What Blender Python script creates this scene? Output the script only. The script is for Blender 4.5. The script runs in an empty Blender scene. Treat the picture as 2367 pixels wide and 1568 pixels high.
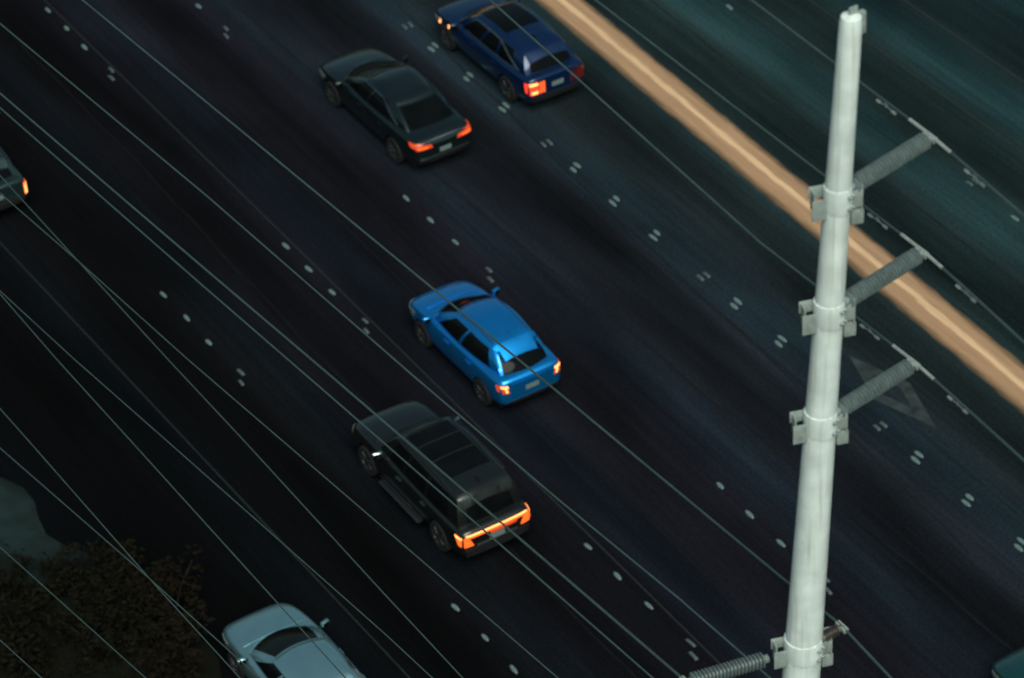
import bpy, bmesh, math, random
from mathutils import Vector, Matrix
from mathutils.bvhtree import BVHTree
R = math.radians
rnd = random.Random(7)
S = bpy.context.scene
C = S.collection

# ------------------------------------------------------------------ camera
CAM = dict(f=7377.8, h=49.576, x=-25.719, y=-62.363, az=.524, pit=.659, roll=-.061)
PW, PH = 2367.0, 1568.0            # pixel frame in which the photograph was measured
fw = Vector((math.cos(CAM['pit'])*math.sin(CAM['az']), math.cos(CAM['pit'])*math.cos(CAM['az']), -math.sin(CAM['pit'])))
r0 = Vector((math.cos(CAM['az']), -math.sin(CAM['az']), 0)); u0 = r0.cross(fw)
rt = math.cos(CAM['roll'])*r0 + math.sin(CAM['roll'])*u0
up = -math.sin(CAM['roll'])*r0 + math.cos(CAM['roll'])*u0
EYE = Vector((CAM['x'], CAM['y'], CAM['h']))
cd = bpy.data.cameras.new('camera'); cam = bpy.data.objects.new('camera', cd); C.objects.link(cam)
cd.sensor_width = 36; cd.lens = CAM['f']/PW*36; cd.clip_end = 3000; cd.clip_start = .5
cam.matrix_world = Matrix(((rt.x, up.x, -fw.x, EYE.x), (rt.y, up.y, -fw.y, EYE.y), (rt.z, up.z, -fw.z, EYE.z), (0, 0, 0, 1)))
cd.dof.use_dof = True; cd.dof.focus_distance = 46; cd.dof.aperture_fstop = 1.2
S.camera = cam
S.render.resolution_x = 1024; S.render.resolution_y = 678

# ------------------------------------------------------------------ world and sun
SUN_EL, SUN_AZ = R(52), R(200)     # azimuth clockwise from +Y: veiled sun low behind the cars
W = bpy.data.worlds.new('World'); S.world = W; W.use_nodes = True
nt = W.node_tree; nt.nodes.clear()
sky = nt.nodes.new('ShaderNodeTexSky'); sky.sky_type = 'NISHITA'; sky.sun_disc = False
sky.sun_elevation = SUN_EL; sky.sun_rotation = SUN_AZ; sky.air_density = 1.0; sky.dust_density = 4.0; sky.ozone_density = 1.0
bg = nt.nodes.new('ShaderNodeBackground'); bg.inputs['Strength'].default_value = .06
wo = nt.nodes.new('ShaderNodeOutputWorld')
tnt = nt.nodes.new('ShaderNodeMix'); tnt.data_type = 'RGBA'; tnt.blend_type = 'MULTIPLY'; tnt.inputs[0].default_value = 1
tnt.inputs[7].default_value = (.80, 1.05, .88, 1)     # greenish dusk cast of the whole sky
nt.links.new(sky.outputs[0], tnt.inputs[6]); nt.links.new(tnt.outputs[2], bg.inputs[0]); nt.links.new(bg.outputs[0], wo.inputs[0])
sl = bpy.data.lights.new('sun', 'SUN'); sl.energy = 2.8; sl.angle = R(45); sl.color = (1.0, 1.0, .88)
so = bpy.data.objects.new('sun', sl); C.objects.link(so)
sd = Vector((math.sin(SUN_AZ)*math.cos(SUN_EL), math.cos(SUN_AZ)*math.cos(SUN_EL), math.sin(SUN_EL)))
so.rotation_euler = sd.to_track_quat('Z', 'Y').to_euler(); so.location = (0, -80, 60)
S.view_settings.view_transform = 'Standard'; S.view_settings.look = 'None'
S.view_settings.exposure = 0.0; S.view_settings.gamma = 1

# ------------------------------------------------------------------ helpers
def ray_at(x, y):
    return (fw + rt*((x-PW/2)/CAM['f']) - up*((y-PH/2)/CAM['f']))
def on_z(x, y, z=0.):
    d = ray_at(x, y); return EYE + d*((z-EYE.z)/d.z)

def mesh_obj(name, verts, faces, mat, parent=None, smooth=True, sharp=40):
    me = bpy.data.meshes.new(name); me.from_pydata([tuple(v) for v in verts], [], faces); me.validate(); me.update()
    if smooth:
        me.polygons.foreach_set('use_smooth', [True]*len(me.polygons)); me.set_sharp_from_angle(angle=R(sharp))
    if mat: me.materials.append(mat)
    o = bpy.data.objects.new(name, me); C.objects.link(o)
    if parent: o.parent = parent
    return o
def tag(o, label=None, cat=None, group=None, kind=None):
    if label: o['label'] = label
    if cat: o['category'] = cat
    if group: o['group'] = group
    if kind: o['kind'] = kind
    return o
def thing(name, loc, label, cat, group=None, rz=0):
    o = bpy.data.objects.new(name, None); C.objects.link(o); o.location = loc; o.rotation_euler.z = rz
    return tag(o, label, cat, group)

class MB:
    def __init__(s): s.v = []; s.f = []
    def add(s, v, f):
        n = len(s.v); s.v += [Vector(a) for a in v]; s.f += [tuple(i+n for i in q) for q in f]; return s
    def box(s, c, h, bev=0, m=None):
        bm = bmesh.new(); bmesh.ops.create_cube(bm, size=2)
        for v in bm.verts: v.co = Vector((v.co.x*h[0], v.co.y*h[1], v.co.z*h[2]))
        if bev: bmesh.ops.bevel(bm, geom=bm.edges[:], offset=bev, segments=2, affect='EDGES', profile=.6)
        M = m or Matrix.Identity(3)
        bm.verts.index_update()
        s.add([M @ v.co + Vector(c) for v in bm.verts], [[v.index for v in f.verts] for f in bm.faces]); bm.free(); return s
    def lathe(s, a, b, prof, n=20, cap=True):
        """profile (t metres along axis from a, radius)"""
        a = Vector(a); ax = (Vector(b)-a).normalized(); q = ax.orthogonal().normalized(); w = ax.cross(q)
        vs = []; fs = []
        for t, r in prof:
            for i in range(n):
                an = 2*math.pi*i/n; vs.append(a + ax*t + (q*math.cos(an) + w*math.sin(an))*r)
        for k in range(len(prof)-1):
            for i in range(n):
                j = (i+1) % n; fs.append((k*n+i, k*n+j, (k+1)*n+j, (k+1)*n+i))
        if cap:
            fs.append(tuple(range(n))[::-1]); fs.append(tuple((len(prof)-1)*n+i for i in range(n)))
        return s.add(vs, fs)
    def tube(s, pts, r, n=8, cap=True):
        pts = [Vector(p) for p in pts]; vs = []; fs = []
        for k, p in enumerate(pts):
            t = (pts[min(k+1, len(pts)-1)] - pts[max(k-1, 0)]).normalized()
            q = t.cross(Vector((0, 0, 1)));
            if q.length < .01: q = t.cross(Vector((1, 0, 0)))
            q.normalize(); w = t.cross(q)
            rr = r[k] if isinstance(r, (list, tuple)) else r
            for i in range(n):
                an = 2*math.pi*i/n; vs.append(p + (q*math.cos(an) + w*math.sin(an))*rr)
        for k in range(len(pts)-1):
            for i in range(n):
                j = (i+1) % n; fs.append((k*n+i, k*n+j, (k+1)*n+j, (k+1)*n+i))
        if cap: fs.append(tuple(range(n))[::-1]); fs.append(tuple((len(pts)-1)*n+i for i in range(n)))
        return s.add(vs, fs)
    def build(s, name, mat, parent=None, sharp=40): return mesh_obj(name, s.v, s.f, mat, parent, True, sharp)

# ------------------------------------------------------------------ materials
def new_mat(name):
    m = bpy.data.materials.new(name); m.use_nodes = True
    return m, m.node_tree, m.node_tree.nodes['Principled BSDF']
def L(t, a, b): t.links.new(a, b)
def simple(name, col, rough=.5, metal=0, coat=0, emis=None, es=0, spec=.5, var=.25, scale=8, bump=0):
    m, t, p = new_mat(name)
    p.inputs['Roughness'].default_value = rough; p.inputs['Metallic'].default_value = metal
    p.inputs['Coat Weight'].default_value = coat; p.inputs['Coat Roughness'].default_value = .06
    p.inputs['Specular IOR Level'].default_value = spec
    tc = t.nodes.new('ShaderNodeTexCoord'); n = t.nodes.new('ShaderNodeTexNoise'); n.inputs['Scale'].default_value = scale
    n.inputs['Detail'].default_value = 6; L(t, tc.outputs['Object'], n.inputs['Vector'])
    mr = t.nodes.new('ShaderNodeMapRange'); mr.inputs[3].default_value = 1-var; mr.inputs[4].default_value = 1+var*.6
    mr.inputs[1].default_value = .3; mr.inputs[2].default_value = .7
    L(t, n.outputs[0], mr.inputs[0])
    mx = t.nodes.new('ShaderNodeMix'); mx.data_type = 'RGBA'; mx.blend_type = 'MULTIPLY'; mx.inputs[0].default_value = 1
    mx.inputs[6].default_value = (*col, 1); L(t, mr.outputs[0], mx.inputs[7]); L(t, mx.outputs[2], p.inputs['Base Color'])
    if emis: p.inputs['Emission Color'].default_value = (*emis, 1); p.inputs['Emission Strength'].default_value = es
    if bump:
        b = t.nodes.new('ShaderNodeBump'); b.inputs['Strength'].default_value = bump; b.inputs['Distance'].default_value = .02
        L(t, n.outputs[0], b.inputs['Height']); L(t, b.outputs[0], p.inputs['Normal'])
    return m
def paint(name, col, metal=.35, rough=.32):
    m = simple(name, col, rough, metal, 1.0, var=.06, scale=3)
    return m
M = {}
M['glass'] = simple('tinted_glass', (.004, .005, .006), .08, 0, 0, spec=.12, var=.3, scale=2)
M['black_plastic'] = simple('black_plastic', (.012, .012, .013), .45)
M['tyre'] = simple('tyre_rubber', (.006, .006, .007), .8, var=.3)
M['rim'] = simple('alloy_rim', (.09, .10, .11), .35, .8, var=.2)
M['chrome'] = simple('chrome_trim', (.75, .78, .78), .18, 1.0, var=.1)
M['plate'] = simple('number_plate', (.15, .20, .20), .5, var=.15, scale=30)
M['lamp_clear'] = simple('headlight_glass', (.35, .38, .38), .08, .4, 1, var=.4, scale=25)
M['lamp_red_off'] = simple('dim_tail_glass', (.12, .01, .006), .15, 0, 1)
M['lit_orange'] = simple('lit_tail_orange', (.4, .05, .01), .3, emis=(1, .13, .018), es=1.5)
M['lit_core'] = simple('lit_tail_core', (.6, .2, .05), .3, emis=(1, .36, .11), es=3.2)
M['lit_red'] = simple('lit_tail_red', (.4, .02, .01), .3, emis=(1, .055, .02), es=1.3)
M['lit_dim'] = simple('lit_tail_dim', (.3, .03, .01), .3, emis=(1, .10, .02), es=.55)
M['paint_black'] = paint('suv_black_paint', (.036, .040, .040), .85, .36)
M['paint_blue'] = paint('bright_blue_paint', (.003, .33, .92), .85, .38)
M['paint_dark'] = paint('dark_teal_paint', (.020, .034, .040), .8)
M['paint_deep'] = paint('deep_blue_paint', (.002, .020, .085), .5)
M['paint_silver'] = paint('silver_blue_paint', (.28, .50, .58), .8)
M['paint_grey'] = paint('grey_teal_paint', (.03, .06, .065), .7)

def asphalt():
    m, t, p = new_mat('asphalt_lanes')
    N = t.nodes.new
    geo = N('ShaderNodeNewGeometry'); sx = N('ShaderNodeSeparateXYZ'); L(t, geo.outputs['Position'], sx.inputs[0])
    # lane tones along X, with lens vignette painted in as darker left lanes
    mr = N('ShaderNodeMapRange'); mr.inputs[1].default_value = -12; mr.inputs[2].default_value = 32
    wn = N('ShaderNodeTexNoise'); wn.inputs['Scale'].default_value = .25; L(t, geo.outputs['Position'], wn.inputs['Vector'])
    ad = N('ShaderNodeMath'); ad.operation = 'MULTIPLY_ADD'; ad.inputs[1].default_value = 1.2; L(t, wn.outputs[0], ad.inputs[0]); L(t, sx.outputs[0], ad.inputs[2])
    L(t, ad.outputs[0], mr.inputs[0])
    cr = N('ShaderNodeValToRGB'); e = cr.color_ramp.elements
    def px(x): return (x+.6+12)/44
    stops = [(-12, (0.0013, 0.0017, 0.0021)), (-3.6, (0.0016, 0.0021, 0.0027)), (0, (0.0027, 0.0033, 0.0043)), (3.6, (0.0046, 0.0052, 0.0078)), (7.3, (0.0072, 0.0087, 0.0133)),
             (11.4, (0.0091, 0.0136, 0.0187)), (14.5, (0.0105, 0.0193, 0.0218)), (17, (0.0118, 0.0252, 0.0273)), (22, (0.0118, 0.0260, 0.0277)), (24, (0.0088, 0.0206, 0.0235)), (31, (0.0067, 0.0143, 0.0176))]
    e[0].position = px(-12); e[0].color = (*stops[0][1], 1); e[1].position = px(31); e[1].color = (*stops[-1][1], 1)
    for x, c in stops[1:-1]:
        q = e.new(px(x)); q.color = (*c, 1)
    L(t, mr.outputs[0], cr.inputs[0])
    # wheel path bands stretched along Y
    mp = N('ShaderNodeMapping'); mp.inputs['Scale'].default_value = (1.1, .035, 1); L(t, geo.outputs['Position'], mp.inputs[0])
    n1 = N('ShaderNodeTexNoise'); n1.inputs['Scale'].default_value = .9; n1.inputs['Detail'].default_value = 3; L(t, mp.outputs[0], n1.inputs['Vector'])
    m1 = N('ShaderNodeMapRange'); m1.inputs[1].default_value = .3; m1.inputs[2].default_value = .7; m1.inputs[3].default_value = .7; m1.inputs[4].default_value = 1.3; L(t, n1.outputs[0], m1.inputs[0])
    # lighter polished wheel path in every lane
    wob = N('ShaderNodeMath'); wob.operation = 'MULTIPLY_ADD'; wob.inputs[1].default_value = 1.1; L(t, n1.outputs[0], wob.inputs[0]); L(t, sx.outputs[0], wob.inputs[2])
    ph = N('ShaderNodeMath'); ph.operation = 'MULTIPLY_ADD'; ph.inputs[1].default_value = 2*math.pi/3.68; ph.inputs[2].default_value = -1.45*2*math.pi/3.68; L(t, wob.outputs[0], ph.inputs[0])
    cs = N('ShaderNodeMath'); cs.operation = 'COSINE'; L(t, ph.outputs[0], cs.inputs[0])
    m5 = N('ShaderNodeMapRange'); m5.inputs[1].default_value = -1; m5.inputs[2].default_value = 1; m5.inputs[3].default_value = .74; m5.inputs[4].default_value = 1.28; L(t, cs.outputs[0], m5.inputs[0])
    # patches
    mp2 = N('ShaderNodeMapping'); mp2.inputs['Scale'].default_value = (.45, .12, 1); L(t, geo.outputs['Position'], mp2.inputs[0])
    n2 = N('ShaderNodeTexNoise'); n2.inputs['Scale'].default_value = 1.0; n2.inputs['Detail'].default_value = 5; L(t, mp2.outputs[0], n2.inputs['Vector'])
    m2 = N('ShaderNodeMapRange'); m2.inputs[1].default_value = .3; m2.inputs[2].default_value = .7; m2.inputs[3].default_value = .5; m2.inputs[4].default_value = 1.5; L(t, n2.outputs[0], m2.inputs[0])
    # fine aggregate
    n3 = N('ShaderNodeTexNoise'); n3.inputs['Scale'].default_value = 14; n3.inputs['Detail'].default_value = 8; n3.inputs['Roughness'].default_value = .7; L(t, geo.outputs['Position'], n3.inputs['Vector'])
    m3 = N('ShaderNodeMapRange'); m3.inputs[1].default_value = .3; m3.inputs[2].default_value = .7; m3.inputs[3].default_value = .5; m3.inputs[4].default_value = 1.55; L(t, n3.outputs[0], m3.inputs[0])
    # fine longitudinal scuffs
    mp4 = N('ShaderNodeMapping'); mp4.inputs['Scale'].default_value = (9, .12, 1); L(t, geo.outputs['Position'], mp4.inputs[0])
    n4 = N('ShaderNodeTexNoise'); n4.inputs['Scale'].default_value = 1.0; n4.inputs['Detail'].default_value = 4; L(t, mp4.outputs[0], n4.inputs['Vector'])
    m4 = N('ShaderNodeMapRange'); m4.inputs[1].default_value = .3; m4.inputs[2].default_value = .7; m4.inputs[3].default_value = .82; m4.inputs[4].default_value = 1.2; L(t, n4.outputs[0], m4.inputs[0])
    cur = cr.outputs[0]
    for q in (m1, m2, m3, m4, m5):
        mx = N('ShaderNodeMix'); mx.data_type = 'RGBA'; mx.blend_type = 'MULTIPLY'; mx.inputs[0].default_value = 1
        L(t, cur, mx.inputs[6]); L(t, q.outputs[0], mx.inputs[7]); cur = mx.outputs[2]
    # blue tint where polished, purple-brown elsewhere
    tint = N('ShaderNodeMix'); tint.data_type = 'RGBA'; tint.inputs[6].default_value = (1.08, .94, .96, 1); tint.inputs[7].default_value = (.88, 1.02, 1.12, 1)
    L(t, cs.outputs[0], tint.inputs[0]); tint.clamp_factor = True
    mx = N('ShaderNodeMix'); mx.data_type = 'RGBA'; mx.blend_type = 'MULTIPLY'; mx.inputs[0].default_value = 1
    L(t, cur, mx.inputs[6]); L(t, tint.outputs[2], mx.inputs[7]); L(t, mx.outputs[2], p.inputs['Base Color'])
    p.inputs['Roughness'].default_value = .85; p.inputs['Specular IOR Level'].default_value = .05
    b = N('ShaderNodeBump'); b.inputs['Strength'].default_value = .5; b.inputs['Distance'].default_value = .01; L(t, n3.outputs[0], b.inputs['Height']); L(t, b.outputs[0], p.inputs['Normal'])
    return m
M['asphalt'] = asphalt()
def worn_paint(name, core, edge, x0, x1):
    m, t, p = new_mat(name); N = t.nodes.new
    geo = N('ShaderNodeNewGeometry'); sx = N('ShaderNodeSeparateXYZ'); L(t, geo.outputs['Position'], sx.inputs[0])
    mp = N('ShaderNodeMapping'); mp.inputs['Scale'].default_value = (3, .5, 1); L(t, geo.outputs['Position'], mp.inputs[0])
    n = N('ShaderNodeTexNoise'); n.inputs['Scale'].default_value = 2.2; n.inputs['Detail'].default_value = 8; L(t, mp.outputs[0], n.inputs['Vector'])
    sh = N('ShaderNodeMath'); sh.operation = 'MULTIPLY_ADD'; sh.inputs[1].default_value = -.027; L(t, sx.outputs[1], sh.inputs[0]); L(t, sx.outputs[0], sh.inputs[2])
    ad = N('ShaderNodeMath'); ad.operation = 'MULTIPLY_ADD'; ad.inputs[1].default_value = .22; L(t, n.outputs[0], ad.inputs[0]); L(t, sh.outputs[0], ad.inputs[2])
    mr = N('ShaderNodeMapRange'); mr.inputs[1].default_value = x0+.11; mr.inputs[2].default_value = x1+.11; L(t, ad.outputs[0], mr.inputs[0])
    cr = N('ShaderNodeValToRGB'); e = cr.color_ramp.elements
    e[0].position = 0; e[0].color = (.011, .021, .022, 1); e[1].position = 1; e[1].color = (.011, .022, .023, 1)
    for q, c in ((.12, tuple(q*.5 for q in edge)), (.22, edge), (.46, edge), (.52, core), (.60, core), (.66, edge), (.84, edge), (.93, tuple(q*.5 for q in edge))):
        k = e.new(q); k.color = (*c, 1)
    L(t, mr.outputs[0], cr.inputs[0])
    mpz = N('ShaderNodeMapping'); mpz.inputs['Scale'].default_value = (7, .35, 1); mpz.inputs['Rotation'].default_value = (0, 0, .027); L(t, geo.outputs['Position'], mpz.inputs[0])
    n2 = N('ShaderNodeTexNoise'); n2.inputs['Scale'].default_value = 1.3; n2.inputs['Detail'].default_value = 7; L(t, mpz.outputs[0], n2.inputs['Vector'])
    m2 = N('ShaderNodeMapRange'); m2.inputs[1].default_value = .3; m2.inputs[2].default_value = .7; m2.inputs[3].default_value = .82; m2.inputs[4].default_value = 1.1; L(t, n2.outputs[0], m2.inputs[0])
    mx = N('ShaderNodeMix'); mx.data_type = 'RGBA'; mx.blend_type = 'MULTIPLY'; mx.inputs[0].default_value = 1
    L(t, cr.outputs[0], mx.inputs[6]); L(t, m2.outputs[0], mx.inputs[7]); L(t, mx.outputs[2], p.inputs['Base Color'])
    p.inputs['Roughness'].default_value = .8; p.inputs['Specular IOR Level'].default_value = .2
    return m

# ------------------------------------------------------------------ setting
def strip(name, x0, x1, y0, y1, z, mat, ny=1):
    vs = []; fs = []
    for k in range(ny+1):
        y = y0+(y1-y0)*k/ny; vs += [(x0, y, z), (x1, y, z)]
        if k: n = 2*k; fs.append((n-2, n-1, n+1, n))
    return mesh_obj(name, vs, fs, mat, None, False)
M['soil'] = simple('dark_soil', (.008, .008, .006), .95, var=.5, scale=1.3, spec=.1)
tag(strip('ground', -400, 400, -400, 400, -.12, M['soil']), kind='structure')
tag(strip('road', -7.6, 31, -200, 260, 0, M['asphalt'], 40), kind='structure')
M['yellow'] = worn_paint('worn_yellow_paint', (.70, .46, .28), (.40, .24, .145), 15.27, 16.53)
yl = strip('yellow_median_line', 15.27, 16.53, -200, 260, .004, M['yellow'], 46); tag(yl, kind='structure')
for v in yl.data.vertices: v.co.x += .027*v.co.y if -60 < v.co.y < 60 else .027*60*(1 if v.co.y > 0 else -1)
M['seam'] = simple('pavement_seam_sealant', (.018, .024, .026), .8, spec=.2)
def seam(x0, y0, x1, y1, w=.03, z=.004):
    d = Vector((x1-x0, y1-y0, 0)).normalized(); n = Vector((-d.y, d.x, 0))*w/2; a = Vector((x0, y0, z)); b = Vector((x1, y1, z))
    return tag(mesh_obj('pavement_seam', [a-n, b-n, b+n, a+n], [(0, 1, 2, 3)], M['seam'], None, False), kind='structure')
seam(3.86, -60, 3.66, 60, .035); seam(-3.4, 40, -1.6, -40, .03); seam(21.95, -60, 21.95, 60, .05); seam(24.2, -60, 24.1, 60, .07)

M['tar'] = simple('tar_crack', (.005, .006, .0065), .7, spec=.2)
def crack(x0, y0, x1, y1, w):
    vs = []; fs = []; n = 90; off = 0
    for k in range(n+1):
        t = k/n; off = off*.93+rnd.uniform(-.02, .02); ww = w*rnd.uniform(.5, 1.3)/2
        x = lerp_(x0, x1, t)+off+.05*math.sin(t*9)+.015*math.sin(t*57); y = lerp_(y0, y1, t); vs += [(x-ww, y, .004), (x+ww, y, .004)]
        if k: fs.append((2*k-2, 2*k-1, 2*k+1, 2*k))
    tag(mesh_obj('tar_crack', vs, fs, M['tar'], None, False), kind='structure')
def lerp_(a, b, t): return a+(b-a)*t
crack(9.5, -26, 7.9, 20, .05); crack(10.6, -20, 12.6, 18, .035); crack(5.1, -22, 5.6, 18, .03); crack(17.9, -25, 18.4, 22, .04); crack(1.9, -24, 2.1, 14, .03); crack(13.4, -26, 13.9, 12, .03)
# faded diamond painted in the carpool lane
def diamond():
    c = on_z(2062, 905); a, b = .55, 1.75; vs = []; fs = []
    def ring(k): return [(c.x, c.y+b*k, .004), (c.x+a*k, c.y, .004), (c.x, c.y-b*k, .004), (c.x-a*k, c.y, .004)]
    vs = ring(1)+ring(.45)
    fs = [(i, (i+1) % 4, 4+(i+1) % 4, 4+i) for i in range(4)]
    return mesh_obj('lane_diamond', vs, fs, simple('faded_white_paint', (.021, .032, .036), .8, var=.7, scale=3), None, False)
tag(diamond(), kind='structure')

# ------------------------------------------------------------------ raised lane markers
M['marker'] = simple('ceramic_marker', (.125, .19, .195), .5, var=.45, scale=20)
M['reflector'] = simple('reflective_lens', (.10, .13, .14), .35, .2, .3, var=.3, scale=40)
def dome_mesh():
    vs = []; fs = []; n = 12; prof = [(1, 0), (.93, .012), (.7, .021), (.35, .026)]
    for r, z in prof:
        for i in range(n):
            a = 2*math.pi*i/n; vs.append((r*.055*math.cos(a), r*.165*math.sin(a), z))
    for k in range(3):
        for i in range(n): j = (i+1) % n; fs.append((k*n+i, k*n+j, (k+1)*n+j, (k+1)*n+i))
    fs.append(tuple(3*n+i for i in range(n)))
    me = bpy.data.meshes.new('lane_marker'); me.from_pydata(vs, [], fs); me.materials.append(M['marker'])
    me.polygons.foreach_set('use_smooth', [True]*len(me.polygons)); return me
DOME = dome_mesh()
def refl_mesh():
    h = .028; a = .04; b = .15
    vs = [(-a, -b, 0), (a, -b, 0), (a, b, 0), (-a, b, 0), (-a*.85, -b*.55, h), (a*.85, -b*.55, h), (a*.85, b*.55, h), (-a*.85, b*.55, h)]
    fs = [(0, 1, 5, 4), (1, 2, 6, 5), (2, 3, 7, 6), (3, 0, 4, 7), (4, 5, 6, 7)]
    me = bpy.data.meshes.new('reflective_marker'); me.from_pydata(vs, [], fs); me.materials.append(M['reflector']); return me
REFL = refl_mesh()
def marker(x, y, label, group, me=DOME, name='lane_marker', s=1):
    o = bpy.data.objects.new(name, me); C.objects.link(o); o.location = (x, y, 0); o.rotation_euler.z = R(rnd.uniform(-5, 5)); o.scale = (s*rnd.uniform(.9, 1.08), s*rnd.uniform(.85, 1.1), 1)
    return tag(o, label, 'reflector' if me is REFL else 'lane marker', group)
rows = [(-.07, 'lane line left of the black SUV'), (3.56, 'lane line between black SUV and hatchback'), (7.3, 'lane line between hatchback and black sedan')]
for X, w in rows:
    for base in (14.6, 0, -14.65):
        for k in range(3): marker(X+rnd.uniform(-.02, .02), base-.02-1.25*k, 'small oval white raised marker in the '+w, 'white raised markers of the '+w)
        for dx in (-.11, .08): marker(X+dx, base-4.25+dx*2, 'dull grey reflective marker in the '+w, 'reflective markers of the '+w, REFL, 'reflective_marker')
w = 'paired lane line left of the yellow stripe'
for g in (14.95, 7.45, -.06, -7.6, -15.1, -22.6):
    for dx in (-.1, .1):
        marker(11.75+dx, g, 'dull grey reflective marker in the '+w, 'reflective markers of the '+w, REFL, 'reflective_marker')
        for k in range(3): marker(11.76+dx, g-1.5-1.93*k+(.12 if dx > 0 else 0), 'oval white raised marker in the '+w, 'white raised markers of the '+w, s=1.05)
w = 'far lane line right of the white pole'
for g in (6.6, -8.35):
    for dx in (-.1, .1): marker(19.98+dx, g, 'dull grey reflective marker in the '+w, 'reflective markers of the '+w, REFL, 'reflective_marker')
for g in (2.7, -10.3): marker(19.85, g, 'oval white raised marker in the '+w, 'white raised markers of the '+w)

# ------------------------------------------------------------------ vehicle builder
def bake(obj, name, mat, parent, cutters):
    for c in cutters:
        b = obj.modifiers.new('b', 'BOOLEAN'); b.operation = 'DIFFERENCE'; b.object = c; b.solver = 'EXACT'
    dg = bpy.context.evaluated_depsgraph_get()
    me = bpy.data.meshes.new_from_object(obj.evaluated_get(dg)); me.name = name
    for x in [obj]+cutters: bpy.data.objects.remove(x)
    me.materials.clear(); me.materials.append(mat)
    me.polygons.foreach_set('use_smooth', [True]*len(me.polygons)); me.set_sharp_from_angle(angle=R(38))
    o = bpy.data.objects.new(name, me); C.objects.link(o); o.parent = parent
    return o

def lerp(a, b, t): return a+(b-a)*t
def table(tb, y):
    if y <= tb[0][0]: return tb[0][1]
    for (a, va), (b, vb) in zip(tb, tb[1:]):
        if y <= b:
            t = (y-a)/(b-a); t = t*t*(3-2*t); return lerp(va, vb, t)
    return tb[-1][1]

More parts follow.
